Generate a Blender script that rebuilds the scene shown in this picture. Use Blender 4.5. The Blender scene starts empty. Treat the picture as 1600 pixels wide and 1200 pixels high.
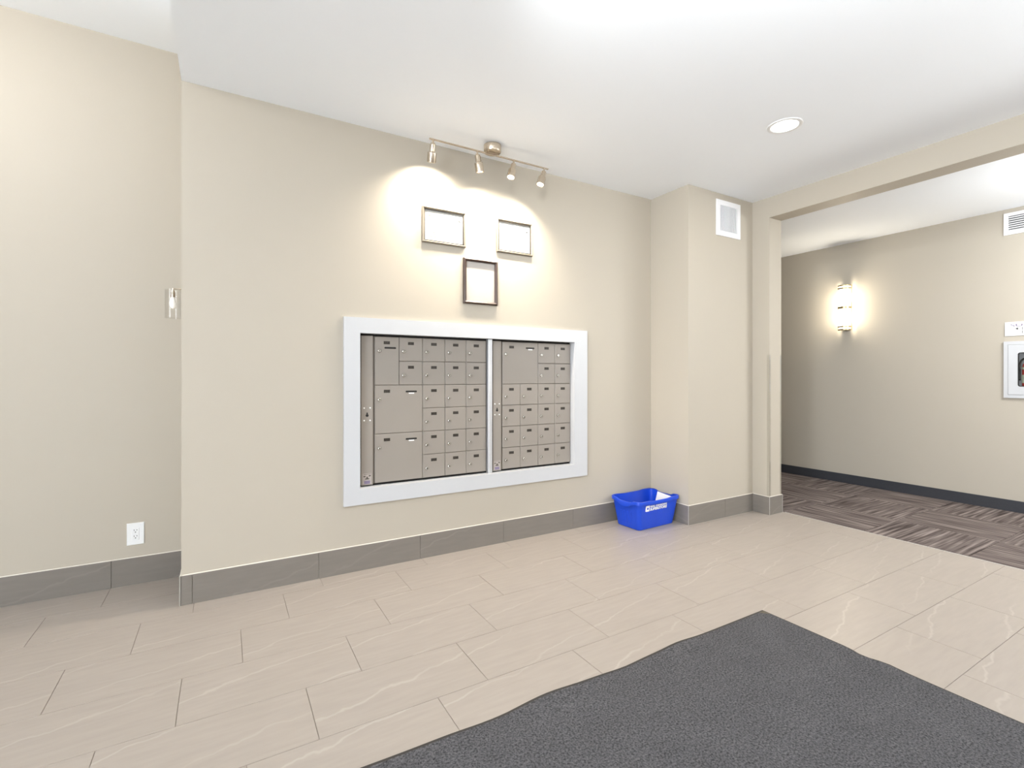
import bpy, bmesh, math, random
from mathutils import Vector, Matrix
random.seed(7)
S = bpy.context.scene
COL = S.collection
PI = math.pi


def lin(r, g, b):
    f = lambda v: (v / 255 / 12.92) if v <= 10.3 else ((v / 255 + .055) / 1.055) ** 2.4
    return (f(r), f(g), f(b), 1.0)


# ------------------------------------------------------------------ camera
cam_data = bpy.data.cameras.new('camera')
cam = bpy.data.objects.new('camera', cam_data)
COL.objects.link(cam)
cam_data.sensor_width = 36.0
cam_data.sensor_fit = 'HORIZONTAL'
cam_data.lens = 765.3 / 1600 * 36.0
cam_data.shift_y = -12.0 / 1600
cam_data.clip_start = 0.02
cam.location = (0, 0, 1.165)
cam.rotation_euler = (PI / 2, 0, -math.radians(30.4))
S.camera = cam

# ------------------------------------------------------------------ world, light, exposure
S.view_settings.view_transform = 'Standard'
S.view_settings.look = 'None'
S.view_settings.gamma = 1.0
S.view_settings.use_curve_mapping = False
S.view_settings.exposure = 0.09
S.cycles.max_bounces = 14
S.cycles.diffuse_bounces = 10
S.cycles.transparent_max_bounces = 12
S.cycles.caustics_reflective = False
S.cycles.caustics_refractive = False
S.cycles.sample_clamp_indirect = 6.0

w = bpy.data.worlds.new('world')
S.world = w
w.use_nodes = True
w.node_tree.nodes['Background'].inputs[0].default_value = (0.86, 0.93, 1.0, 1)
w.node_tree.nodes['Background'].inputs[1].default_value = 11.0


def lamp(name, kind, loc, power, color=(1, 1, 1), aim=None, **kw):
    d = bpy.data.lights.new(name, kind)
    d.energy = power
    d.color = color
    for k, v in kw.items():
        setattr(d, k, v)
    o = bpy.data.objects.new(name, d)
    COL.objects.link(o)
    o.location = loc
    if aim is not None:
        o.rotation_euler = Vector(aim).to_track_quat('-Z', 'Y').to_euler()
    return o


WARM = (1.0, 0.90, 0.76)
SOFT = (1.0, 0.95, 0.88)
# fill lights added in lobby and hall, then the downlights and foyer lamp
COOL = (0.93, 0.97, 1.0)
lamp('lobby_fill', 'POINT', (1.6, -1.5, 1.95), 10, COOL, shadow_soft_size=0.25)  # added fill light behind the camera, not an actual pendant
lamp('hall_fill', 'POINT', (4.95, -0.9, 1.95), 38, COOL, shadow_soft_size=0.2)  # added fill light down the hall, no pendant known there
for y in (0.45, -1.7):
    lamp('hall_ceiling_fill', 'POINT', (5.0, y, 2.2), 40, COOL, shadow_soft_size=0.12)  # added fill that brightens the hall ceiling, no real fitting
lamp('hall_downlight', 'AREA', (4.95, 0.2, 2.585), 30, SOFT, (0, 0, -1), shape='DISK', size=0.16)
for x, y, p in ((1.3, 0.1, 24), (3.1, -0.4, 10)):
    lamp('lobby_ceiling_fill', 'AREA', (x, y, 1.9), p, COOL, (0, 0, 1), shape='DISK', size=0.3)  # added upward fill to brighten the lobby ceiling
lamp('column_fill_spot', 'SPOT', (0.6, 1.1, 2.6), 120, COOL, (3.1, 1.2, -0.9), spot_size=math.radians(95), spot_blend=1.0, shadow_soft_size=0.08)  # added fill aimed at the column side and passage header
lamp('foyer_lamp', 'POINT', (-1.4, 2.4, 2.8), 25, (1.0, 0.97, 0.93), shadow_soft_size=0.12)
lamp('visible_downlight', 'AREA', (2.9, 1.71, 2.645), 6, SOFT, (0, 0, -1), shape='DISK', size=0.13)


# ------------------------------------------------------------------ materials
def nodes(m):
    return m.node_tree.nodes, m.node_tree.links


def mat(name, color, rough=0.5, metallic=0.0, spec=0.5, emit=None, strength=0.0, transmission=0.0, ior=1.45):
    m = bpy.data.materials.new(name)
    m.use_nodes = True
    b = m.node_tree.nodes['Principled BSDF']
    b.inputs['Base Color'].default_value = color
    b.inputs['Roughness'].default_value = rough
    b.inputs['Metallic'].default_value = metallic
    b.inputs['Specular IOR Level'].default_value = spec
    b.inputs['Transmission Weight'].default_value = transmission
    b.inputs['IOR'].default_value = ior
    if emit:
        b.inputs['Emission Color'].default_value = emit
        b.inputs['Emission Strength'].default_value = strength
    return m


def grain(m, scale, amount, bump=0.0, bump_scale=None, detail=3.0, coord='Object'):
    """Mottle the base colour by +-amount with noise and add fine relief."""
    n, l = nodes(m)
    b = n['Principled BSDF']
    base = tuple(b.inputs['Base Color'].default_value)
    tc = n.new('ShaderNodeTexCoord')
    nz = n.new('ShaderNodeTexNoise')
    nz.inputs['Scale'].default_value = scale
    nz.inputs['Detail'].default_value = detail
    l.new(tc.outputs[coord], nz.inputs['Vector'])
    mr = n.new('ShaderNodeMapRange')
    mr.inputs['From Min'].default_value = 0.25
    mr.inputs['From Max'].default_value = 0.75
    mr.inputs['To Min'].default_value = 1 - amount
    mr.inputs['To Max'].default_value = 1 + amount
    l.new(nz.outputs['Fac'], mr.inputs['Value'])
    mx = n.new('ShaderNodeVectorMath')
    mx.operation = 'SCALE'
    mx.inputs[0].default_value = base[:3]
    l.new(mr.outputs['Result'], mx.inputs['Scale'])
    l.new(mx.outputs[0], b.inputs['Base Color'])
    if bump:
        nb = n.new('ShaderNodeTexNoise')
        nb.inputs['Scale'].default_value = bump_scale or scale
        nb.inputs['Detail'].default_value = 2
        l.new(tc.outputs[coord], nb.inputs['Vector'])
        bp = n.new('ShaderNodeBump')
        bp.inputs['Strength'].default_value = bump
        bp.inputs['Distance'].default_value = 0.002
        l.new(nb.outputs['Fac'], bp.inputs['Height'])
        l.new(bp.outputs['Normal'], b.inputs['Normal'])
    return m


WALL = grain(mat('beige_wall_paint', (0.470, 0.427, 0.358, 1), 0.55, spec=0.3), 3.0, 0.006, 0.05, 260)
HALLWALL = grain(mat('hall_wall_paint', (0.470, 0.427, 0.358, 1), 0.55, spec=0.3), 3.0, 0.006, 0.05, 260)
CEIL = grain(mat('white_ceiling_paint', (0.905, 0.94, 0.985, 1), 0.75, spec=0.2), 2.5, 0.004, 0.04, 200)
WHITE = grain(mat('white_trim_paint', (0.55, 0.56, 0.58, 1), 0.35), 4.0, 0.005)
WHITEPL = grain(mat('white_plastic', (0.82, 0.83, 0.84, 1), 0.3), 6.0, 0.004)
VENTM = grain(mat('white_vent_enamel', (0.84, 0.84, 0.86, 1), 0.4), 6.0, 0.004)
GAPSHADE = grain(mat('painted_gap_shade', (0.012, 0.011, 0.010, 1), 0.8), 8.0, 0.1)  # black that stands in for shade around the mailbox doors
DUCT = grain(mat('grey_duct_lining', (0.06, 0.06, 0.062, 1), 0.7), 8.0, 0.05)
GROUT = grain(mat('grey_grout', (0.24, 0.205, 0.175, 1), 0.8), 60, 0.08)
CAULK = grain(mat('pale_caulk', (0.72, 0.68, 0.61, 1), 0.5), 40, 0.02)
METALTRIM = grain(mat('brushed_edge_trim', (0.52, 0.50, 0.47, 1), 0.4, 0.3), 80, 0.04)
MAILBOX = grain(mat('taupe_powder_coat', (0.295, 0.265, 0.236, 1), 0.42, spec=0.4), 5.0, 0.012, 0.06, 500)
MAILEDGE = grain(mat('taupe_body_metal', (0.25, 0.22, 0.19, 1), 0.5), 5.0, 0.02)
LOCKM = grain(mat('nickel_lock', (0.62, 0.60, 0.56, 1), 0.25, 0.95), 90, 0.04)
BLACK = grain(mat('black_plastic', (0.010, 0.009, 0.008, 1), 0.5), 30, 0.1)
SILVER = grain(mat('satin_aluminium', (0.66, 0.67, 0.69, 1), 0.4, 0.6), 70, 0.03)
NICKEL = grain(mat('brushed_nickel', (0.62, 0.54, 0.44, 1), 0.26, 0.95), 120, 0.05)
BRASS = grain(mat('pale_brass', (0.50, 0.40, 0.22, 1), 0.3, 0.9), 90, 0.05)
LENS = mat('lit_lamp_lens', (1, 1, 1, 1), 0.5, emit=(1.0, 0.96, 0.88, 1), strength=9)
DLENS = mat('lit_downlight_lens', (1, 1, 1, 1), 0.5, emit=(1.0, 0.98, 0.92, 1), strength=6)


def lit_glass():
    """Thin frosted glass: lets most of the bulbs' light through and glows a little itself."""
    m = bpy.data.materials.new('lit_sconce_glass')
    m.use_nodes = True
    n, l = nodes(m)
    n.remove(n['Principled BSDF'])
    t_ = n.new('ShaderNodeBsdfTransparent'); t_.inputs[0].default_value = (0.9, 0.9, 0.88, 1)
    e_ = n.new('ShaderNodeEmission'); e_.inputs[0].default_value = (1.0, 0.95, 0.86, 1); e_.inputs[1].default_value = 0.9
    a_ = n.new('ShaderNodeAddShader')
    l.new(t_.outputs[0], a_.inputs[0]); l.new(e_.outputs[0], a_.inputs[1])
    l.new(a_.outputs[0], n['Material Output'].inputs['Surface'])
    return m


SGLASS = lit_glass()
BLUE = grain(mat('blue_plastic', (0.010, 0.062, 0.56, 1), 0.33, spec=0.5), 12, 0.05, 0.06, 300)
PRINT = grain(mat('white_print', (0.86, 0.86, 0.86, 1), 0.5), 30, 0.01)
PAPER = grain(mat('white_paper', (0.80, 0.80, 0.81, 1), 0.7), 20, 0.01)
CERT = grain(mat('certificate_paper', (0.50, 0.50, 0.475, 1), 0.7), 20, 0.01)
REDPAPER = grain(mat('red_paper', (0.62, 0.11, 0.05, 1), 0.6), 20, 0.05)
INK = grain(mat('grey_ink', (0.03, 0.03, 0.032, 1), 0.7), 40, 0.05)
PALEINK = grain(mat('pale_grey_ink', (0.13, 0.13, 0.135, 1), 0.7), 40, 0.05)
PURPLE = grain(mat('purple_ink', (0.22, 0.18, 0.28, 1), 0.6), 40, 0.05)
GOLDINK = grain(mat('dull_orange_ink', (0.30, 0.13, 0.06, 1), 0.6), 40, 0.05)
CHAMP = grain(mat('champagne_frame', (0.30, 0.265, 0.21, 1), 0.33, 0.6), 60, 0.06)
FRAMEDARK = grain(mat('dark_frame_bead', (0.06, 0.052, 0.042, 1), 0.4), 60, 0.1)
BROWN = grain(mat('dark_brown_frame', (0.044, 0.023, 0.015, 1), 0.36), 30, 0.12)
MATBOARD = grain(mat('cream_paper', (0.48, 0.445, 0.41, 1), 0.7), 20, 0.01)
RUBBER = grain(mat('black_rubber', (0.035, 0.030, 0.026, 1), 0.7), 90, 0.1)
COVE = grain(mat('charcoal_vinyl_base', (0.040, 0.042, 0.050, 1), 0.42), 200, 0.22)
STEEL = grain(mat('stainless_steel', (0.5, 0.52, 0.55, 1), 0.25, 0.9), 40, 0.05)
RED = grain(mat('red_enamel', (0.42, 0.03, 0.025, 1), 0.3), 20, 0.04)
GREENL = grain(mat('pale_green_label', (0.55, 0.62, 0.48, 1), 0.6), 30, 0.08)


def clear_material(name, tint, rough, edge):
    """Thin clear sheet: see-through, with a Fresnel sheen."""
    m = bpy.data.materials.new(name)
    m.use_nodes = True
    n, l = nodes(m)
    n.remove(n['Principled BSDF'])
    tr_ = n.new('ShaderNodeBsdfTransparent'); tr_.inputs[0].default_value = tint
    gl_ = n.new('ShaderNodeBsdfGlossy'); gl_.inputs['Roughness'].default_value = rough
    lw = n.new('ShaderNodeLayerWeight'); lw.inputs['Blend'].default_value = edge
    mx = n.new('ShaderNodeMixShader')
    lim = n.new('ShaderNodeMath'); lim.operation = 'MINIMUM'; lim.inputs[1].default_value = 0.22
    l.new(lw.outputs['Fresnel'], lim.inputs[0]); l.new(lim.outputs[0], mx.inputs[0]); l.new(tr_.outputs[0], mx.inputs[1]); l.new(gl_.outputs[0], mx.inputs[2])
    l.new(mx.outputs[0], n['Material Output'].inputs['Surface'])
    return m


GLASS = clear_material('clear_glass', (0.99, 0.99, 0.99, 1), 0.03, 0.25)
ACRYL = clear_material('clear_acrylic', (0.97, 0.97, 0.965, 1), 0.06, 0.22)
BULBM = mat('glowing_bulb_glass', (0.92, 0.90, 0.86, 1), 0.25, emit=(1, .95, .88, 1), strength=0.25)  # faint glow put into the material of an unlit bulb


def tile_material(name, base, vein, rough, per_object=True, vein_amt=0.40, bump=0.05):
    m = bpy.data.materials.new(name)
    m.use_nodes = True
    n, l = nodes(m)
    b = n['Principled BSDF']
    b.inputs['Roughness'].default_value = rough
    b.inputs['Specular IOR Level'].default_value = 0.4
    tc = n.new('ShaderNodeTexCoord')
    oi = n.new('ShaderNodeObjectInfo')
    sc = n.new('ShaderNodeMath'); sc.operation = 'MULTIPLY'; sc.inputs[1].default_value = 37.0
    l.new(oi.outputs['Random'], sc.inputs[0])
    cb = n.new('ShaderNodeCombineXYZ')
    l.new(sc.outputs[0], cb.inputs[0]); l.new(sc.outputs[0], cb.inputs[1]); l.new(sc.outputs[0], cb.inputs[2])
    add = n.new('ShaderNodeVectorMath'); add.operation = 'ADD'
    l.new(tc.outputs['Object'], add.inputs[0]); l.new(cb.outputs[0], add.inputs[1])
    # long veins crossing the tile at a shallow angle, slightly wandering
    sp = n.new('ShaderNodeSeparateXYZ'); l.new(add.outputs[0], sp.inputs[0])
    yz = n.new('ShaderNodeMath'); yz.operation = 'ADD'
    l.new(sp.outputs['Y'], yz.inputs[0]); l.new(sp.outputs['Z'], yz.inputs[1])
    sx = n.new('ShaderNodeMath'); sx.operation = 'MULTIPLY_ADD'; sx.inputs[1].default_value = -0.22
    l.new(sp.outputs['X'], sx.inputs[0]); l.new(yz.outputs[0], sx.inputs[2])
    fr = n.new('ShaderNodeMath'); fr.operation = 'MULTIPLY'; fr.inputs[1].default_value = 4.2
    l.new(sx.outputs[0], fr.inputs[0])
    nz = n.new('ShaderNodeTexNoise'); nz.inputs['Scale'].default_value = 3.2; nz.inputs['Detail'].default_value = 4; nz.inputs['Roughness'].default_value = 0.55
    l.new(add.outputs[0], nz.inputs['Vector'])
    wn_ = n.new('ShaderNodeMath'); wn_.operation = 'MULTIPLY_ADD'; wn_.inputs[1].default_value = 0.75
    l.new(nz.outputs['Fac'], wn_.inputs[0]); l.new(fr.outputs[0], wn_.inputs[2])
    fc_ = n.new('ShaderNodeMath'); fc_.operation = 'FRACT'
    l.new(wn_.outputs[0], fc_.inputs[0])
    s1 = n.new('ShaderNodeMath'); s1.operation = 'SUBTRACT'; s1.inputs[1].default_value = 0.5
    l.new(fc_.outputs[0], s1.inputs[0])
    ab = n.new('ShaderNodeMath'); ab.operation = 'ABSOLUTE'
    l.new(s1.outputs[0], ab.inputs[0])
    mr = n.new('ShaderNodeMapRange'); mr.interpolation_type = 'SMOOTHSTEP'
    mr.inputs['From Min'].default_value = 0.0; mr.inputs['From Max'].default_value = 0.036
    mr.inputs['To Min'].default_value = vein_amt; mr.inputs['To Max'].default_value = 0.0
    l.new(ab.outputs[0], mr.inputs['Value'])
    # veins fade in and out
    nf = n.new('ShaderNodeTexNoise'); nf.inputs['Scale'].default_value = 2.2
    l.new(add.outputs[0], nf.inputs['Vector'])
    mf = n.new('ShaderNodeMapRange'); mf.inputs['From Min'].default_value = 0.36; mf.inputs['From Max'].default_value = 0.60
    l.new(nf.outputs['Fac'], mf.inputs['Value'])
    mu = n.new('ShaderNodeMath'); mu.operation = 'MULTIPLY'
    l.new(mr.outputs[0], mu.inputs[0]); l.new(mf.outputs[0], mu.inputs[1])
    # soft streaks of tone along the tile
    mp2 = n.new('ShaderNodeMapping'); mp2.inputs['Scale'].default_value = (3, 22, 22); mp2.inputs['Rotation'].default_value = (0, 0, math.radians(-8))
    l.new(add.outputs[0], mp2.inputs['Vector'])
    n2 = n.new('ShaderNodeTexNoise'); n2.inputs['Scale'].default_value = 2.2; n2.inputs['Detail'].default_value = 5
    l.new(mp2.outputs[0], n2.inputs['Vector'])
    m2 = n.new('ShaderNodeMapRange'); m2.inputs['From Min'].default_value = 0.3; m2.inputs['From Max'].default_value = 0.7
    m2.inputs['To Min'].default_value = 0.955; m2.inputs['To Max'].default_value = 1.04
    l.new(n2.outputs['Fac'], m2.inputs['Value'])
    vs = n.new('ShaderNodeVectorMath'); vs.operation = 'SCALE'; vs.inputs[0].default_value = base[:3]
    l.new(m2.outputs[0], vs.inputs['Scale'])
    mix = n.new('ShaderNodeMix'); mix.data_type = 'RGBA'
    mix.inputs['B'].default_value = vein
    l.new(mu.outputs[0], mix.inputs['Factor'])
    l.new(vs.outputs[0], mix.inputs['A'])
    l.new(mix.outputs['Result'], b.inputs['Base Color'])
    nb = n.new('ShaderNodeTexNoise'); nb.inputs['Scale'].default_value = 220
    l.new(tc.outputs['Object'], nb.inputs['Vector'])
    bp = n.new('ShaderNodeBump'); bp.inputs['Strength'].default_value = bump; bp.inputs['Distance'].default_value = 0.001
    l.new(nb.outputs['Fac'], bp.inputs['Height']); l.new(bp.outputs[0], b.inputs['Normal'])
    return m


TILE = tile_material('beige_porcelain_tile', (0.355, 0.311, 0.272, 1), (0.50, 0.455, 0.41, 1), 0.36)
BASETILE = tile_material('grey_porcelain_base', (0.202, 0.182, 0.162, 1), (0.26, 0.238, 0.215, 1), 0.38, vein_amt=0.5)


def carpet_material():
    m = bpy.data.materials.new('striped_carpet')
    m.use_nodes = True
    n, l = nodes(m)
    b = n['Principled BSDF']
    b.inputs['Roughness'].default_value = 0.95
    b.inputs['Specular IOR Level'].default_value = 0.1
    tc = n.new('ShaderNodeTexCoord')
    oi = n.new('ShaderNodeObjectInfo')
    sc = n.new('ShaderNodeMath'); sc.operation = 'MULTIPLY'; sc.inputs[1].default_value = 50
    l.new(oi.outputs['Random'], sc.inputs[0])
    cb = n.new('ShaderNodeCombineXYZ'); l.new(sc.outputs[0], cb.inputs[0]); l.new(sc.outputs[0], cb.inputs[1])
    add = n.new('ShaderNodeVectorMath'); l.new(tc.outputs['Object'], add.inputs[0]); l.new(cb.outputs[0], add.inputs[1])
    mp = n.new('ShaderNodeMapping'); mp.inputs['Scale'].default_value = (2.4, 48, 1)
    l.new(add.outputs[0], mp.inputs['Vector'])
    nz = n.new('ShaderNodeTexNoise'); nz.inputs['Scale'].default_value = 1.0; nz.inputs['Detail'].default_value = 2; nz.inputs['Roughness'].default_value = 0.5
    l.new(mp.outputs[0], nz.inputs['Vector'])
    cr = n.new('ShaderNodeValToRGB')
    e = cr.color_ramp.elements
    e[0].position = 0.30; e[0].color = (0.045, 0.034, 0.031, 1)
    e[1].position = 0.72; e[1].color = (0.29, 0.245, 0.225, 1)
    x = cr.color_ramp.elements.new(0.45); x.color = (0.118, 0.096, 0.089, 1)
    x = cr.color_ramp.elements.new(0.56); x.color = (0.165, 0.136, 0.127, 1)
    l.new(nz.outputs['Fac'], cr.inputs['Fac'])
    l.new(cr.outputs['Color'], b.inputs['Base Color'])
    nb = n.new('ShaderNodeTexNoise'); nb.inputs['Scale'].default_value = 260
    l.new(tc.outputs['Object'], nb.inputs['Vector'])
    bp = n.new('ShaderNodeBump'); bp.inputs['Strength'].default_value = 0.5; bp.inputs['Distance'].default_value = 0.003
    l.new(nb.outputs['Fac'], bp.inputs['Height']); l.new(bp.outputs[0], b.inputs['Normal'])
    return m


CARPET = carpet_material()


def pile_material():
    m = bpy.data.materials.new('charcoal_mat_pile')
    m.use_nodes = True
    n, l = nodes(m)
    b = n['Principled BSDF']
    b.inputs['Roughness'].default_value = 0.95
    b.inputs['Specular IOR Level'].default_value = 0.1
    tc = n.new('ShaderNodeTexCoord')
    n1 = n.new('ShaderNodeTexNoise'); n1.inputs['Scale'].default_value = 145; n1.inputs['Detail'].default_value = 4; n1.inputs['Roughness'].default_value = 0.75
    l.new(tc.outputs['Object'], n1.inputs['Vector'])
    n2 = n.new('ShaderNodeTexNoise'); n2.inputs['Scale'].default_value = 7; n2.inputs['Detail'].default_value = 4
    l.new(tc.outputs['Object'], n2.inputs['Vector'])
    cr = n.new('ShaderNodeValToRGB')
    e = cr.color_ramp.elements
    e[0].position = 0.33; e[0].color = (0.022, 0.022, 0.025, 1)
    e[1].position = 0.68; e[1].color = (0.158, 0.155, 0.162, 1)
    l.new(n1.outputs['Fac'], cr.inputs['Fac'])
    mr = n.new('ShaderNodeMapRange'); mr.inputs['From Min'].default_value = .3; mr.inputs['From Max'].default_value = .7
    mr.inputs['To Min'].default_value = .93; mr.inputs['To Max'].default_value = 1.07
    l.new(n2.outputs['Fac'], mr.inputs['Value'])
    vs = n.new('ShaderNodeVectorMath'); vs.operation = 'SCALE'
    l.new(cr.outputs[0], vs.inputs[0]); l.new(mr.outputs[0], vs.inputs['Scale'])
    l.new(vs.outputs[0], b.inputs['Base Color'])
    bp = n.new('ShaderNodeBump'); bp.inputs['Strength'].default_value = 0.7; bp.inputs['Distance'].default_value = 0.004
    l.new(n1.outputs['Fac'], bp.inputs['Height']); l.new(bp.outputs[0], b.inputs['Normal'])
    return m


PILE = pile_material()


# ------------------------------------------------------------------ mesh helpers
def obj(name, bm, m, parent=None, loc=None, smooth=False, mats=None):
    me = bpy.data.meshes.new(name)
    bmesh.ops.recalc_face_normals(bm, faces=bm.faces)
    if smooth:
        for f in bm.faces:
            f.smooth = True
    bm.to_mesh(me)
    bm.free()
    for x in (mats or [m]):
        me.materials.append(x)
    if smooth:
        try:
            me.set_sharp_from_angle(angle=math.radians(35))
        except Exception:
            pass
    o = bpy.data.objects.new(name, me)
    COL.objects.link(o)
    if loc is not None:
        o.location = loc
    if parent is not None:
        o.parent = parent
    return o


def tag(o, label=None, cat=None, group=None, kind=None):
    if label: o['label'] = label
    if cat: o['category'] = cat
    if group: o['group'] = group
    if kind: o['kind'] = kind
    return o


def thing(name, label, cat, loc, group=None, rot=None):
    o = bpy.data.objects.new(name, None)
    o.empty_display_size = 0.05
    COL.objects.link(o)
    o.location = loc
    if rot: o.rotation_euler = rot
    return tag(o, label, cat, group)


def struct(name, bm, m, parent=None, **k):
    return tag(obj(name, bm, m, parent, **k), kind='structure')


def add_box(bm, x0, x1, y0, y1, z0, z1, bevel=0.0, seg=1):
    r = bmesh.ops.create_cube(bm, size=1)
    vs = r['verts']
    for v in vs:
        v.co = Vector((x0 if v.co.x < 0 else x1, y0 if v.co.y < 0 else y1, z0 if v.co.z < 0 else z1))
    if bevel > 0:
        es = list({e for v in vs for e in v.link_edges})
        bmesh.ops.bevel(bm, geom=es, offset=bevel, segments=seg, affect='EDGES', profile=0.6)
    return bm


def box(x0, x1, y0, y1, z0, z1, bevel=0.0, seg=1):
    return add_box(bmesh.new(), x0, x1, y0, y1, z0, z1, bevel, seg)


def frame_mat(axis):
    """Matrix whose local z runs along axis."""
    z = Vector(axis).normalized()
    return z.to_track_quat('Z', 'Y').to_matrix().to_4x4()


def add_lathe(bm, prof, origin=(0, 0, 0), axis=(0, 0, 1), seg=32, a0=0.0, a1=2 * PI, caps=True):
    """Revolve prof [(r, h)] about axis through origin."""
    M = Matrix.Translation(origin) @ frame_mat(axis)
    full = abs(a1 - a0 - 2 * PI) < 1e-6
    n = seg if full else seg + 1
    rings = []
    for r, h in prof:
        rings.append([bm.verts.new(M @ Vector((r * math.cos(a0 + (a1 - a0) * i / seg), r * math.sin(a0 + (a1 - a0) * i / seg), h))) for i in range(n)])
    for a, b in zip(rings[:-1], rings[1:]):
        for i in range(seg):
            j = (i + 1) % n
            try:
                bm.faces.new((a[i], a[j], b[j], b[i]))
            except ValueError:
                pass
    if caps:
        for ring, (r, h) in ((rings[0], prof[0]), (rings[-1], prof[-1])):
            if r > 1e-6:
                try:
                    bm.faces.new(ring)
                except ValueError:
                    pass
    return bm


def lathe(*a, **k):
    return add_lathe(bmesh.new(), *a, **k)


def prism(pts, M, depth):
    """Extrude a 2-D outline (local xy) by depth along local +z; M places it."""
    bm = bmesh.new()
    a = [bm.verts.new(M @ Vector((x, y, 0))) for x, y in pts]
    b = [bm.verts.new(M @ Vector((x, y, depth))) for x, y in pts]
    bm.faces.new(a); bm.faces.new(b)
    for i in range(len(pts)):
        j = (i + 1) % len(pts)
        bm.faces.new((a[i], a[j], b[j], b[i]))
    return bm


def rrect(w, h, r, seg=5, cx=0, cy=0, corners=(1, 1, 1, 1)):
    out = []
    for k, (sx, sy) in enumerate([(1, 1), (-1, 1), (-1, -1), (1, -1)]):
        if not corners[k]:
            out.append((cx + sx * w / 2, cy + sy * h / 2)); continue
        for i in range(seg + 1):
            a = PI / 2 * k + PI / 2 * i / seg
            out.append((cx + sx * (w / 2 - r) + r * math.cos(a), cy + sy * (h / 2 - r) + r * math.sin(a)))
    return out


def text_mesh(body, size, M, thick=0.0004, bold=0.0, width=None, align='LEFT'):
    """Lettering as a thin mesh; local x runs along the line, y up, z out of the surface."""
    cu = bpy.data.curves.new('lettering', 'FONT')
    cu.body = body
    cu.size = size
    cu.extrude = thick
    cu.offset = bold
    cu.resolution_u = 3
    cu.align_x = align
    o = bpy.data.objects.new('lettering', cu)
    COL.objects.link(o)
    bpy.context.view_layer.update()
    me = bpy.data.meshes.new_from_object(o.evaluated_get(bpy.context.evaluated_depsgraph_get()))
    bm = bmesh.new()
    bm.from_mesh(me)
    bpy.data.objects.remove(o); bpy.data.curves.remove(cu); bpy.data.meshes.remove(me)
    if width:
        xs = [v.co.x for v in bm.verts]
        k = width / (max(xs) - min(xs))
        for v in bm.verts: v.co.x *= k
    bm.transform(M)
    return bm


def join(*bms):
    """Append bmeshes into one."""
    out = bmesh.new()
    for b in bms:
        me = bpy.data.meshes.new('tmp'); b.to_mesh(me); b.free()
        out.from_mesh(me); bpy.data.meshes.remove(me)
    return out


def slab_hole(x0, x1, z0, z1, hx0, hx1, hz0, hz1, y0, y1):
    """A wall slab facing -y with one through hole, watertight."""
    bm = bmesh.new()
    V = {}
    xs = (x0, hx0, hx1, x1); zs = (z0, hz0, hz1, z1)
    for k, y in enumerate((y0, y1)):
        for i, x in enumerate(xs):
            for j, z in enumerate(zs):
                V[k, i, j] = bm.verts.new((x, y, z))
    for k in (0, 1):
        for i in range(3):
            for j in range(3):
                if i == 1 and j == 1: continue
                bm.faces.new((V[k, i, j], V[k, i + 1, j], V[k, i + 1, j + 1], V[k, i, j + 1]))
    rim = [(0, 0), (1, 0), (2, 0), (3, 0), (3, 1), (3, 2), (3, 3), (2, 3), (1, 3), (0, 3), (0, 2), (0, 1)]
    for a, b in zip(rim, rim[1:] + rim[:1]):
        bm.faces.new((V[(0,) + a], V[(0,) + b], V[(1,) + b], V[(1,) + a]))
    hole = [(1, 1), (2, 1), (2, 2), (1, 2)]
    for a, b in zip(hole, hole[1:] + hole[:1]):
        bm.faces.new((V[(0,) + a], V[(0,) + b], V[(1,) + b], V[(1,) + a]))
    return bm


# ------------------------------------------------------------------ the room shell
YW, YR, YC = 3.0, 3.441, 2.611        # mailbox wall, recessed wall, column front
XR, XC, XO, XJ = -0.19, 3.134, 3.951, 4.122   # recess corner, column side, passage wall front and back
XH = 5.845                            # far wall of the hall
HC, HF, HH, HB = 2.67, 3.04, 2.61, 2.50       # lobby, foyer and hall ceilings, passage header
YJ = 2.458                            # passage jamb

struct('wall_back', slab_hole(XR, XC, -0.05, 3.3, 0.66, 2.34, 0.46, 1.46, YW, YR + 0.25), WALL)
struct('wall_left', box(-3.7, XR, YR, YR + 0.25, -0.05, 3.3), WALL)
struct('wall_column', box(XC, XO, YC, YR + 0.25, -0.05, 3.3), WALL)


def passage_wall():
    """Pier, header and far pier of the passage opening as one watertight wall."""
    bm = bmesh.new()
    out = [(YR + 0.25, -0.05), (YR + 0.25, 3.3), (-3.2, 3.3), (-3.2, -0.05), (-2.6, -0.05), (-2.6, HB), (YJ, HB), (YJ, -0.05)]
    a = [bm.verts.new((XO, y, z)) for y, z in out]
    b = [bm.verts.new((XJ, y, z)) for y, z in out]
    for vs in (a, b):
        for q in ((0, 1, 6, 7), (1, 2, 5, 6), (2, 3, 4, 5)):
            bm.faces.new([vs[i] for i in q])
    for i in range(8):
        j = (i + 1) % 8
        bm.faces.new((a[i], a[j], b[j], b[i]))
    return bm


struct('wall_right', passage_wall(), WALL)
hw_bm = slab_hole(-6.2, 3.2, -0.05, 3.0, -1.509, -1.121, 0.978, 1.466, 0, 0.2)     # opening for the extinguisher cabinet
hw_bm.transform(Matrix.Translation((XH, 0, 0)) @ Matrix.Rotation(-PI / 2, 4, 'Z'))
struct('wall_hall', hw_bm, HALLWALL)
struct('wall_hall_end', box(XJ, XH, 6.0, 6.2, -0.05, 3.0), HALLWALL)
struct('wall_hall_inner', box(XO, XJ, YR + 0.25, 6.2, -0.05, 3.0), HALLWALL)
struct('wall_front', box(-3.9, XH + 0.2, -3.4, -3.2, -0.05, 3.3), WALL)
struct('wall_daylight_block', box(-3.9, -3.7, 0.2, YR + 0.25, -0.05, 3.3), WALL)  # unseen wall added to cut the daylight on the recessed wall
struct('ceiling', box(XR, XO, -3.2, YW, HC, 3.3), CEIL)
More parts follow.
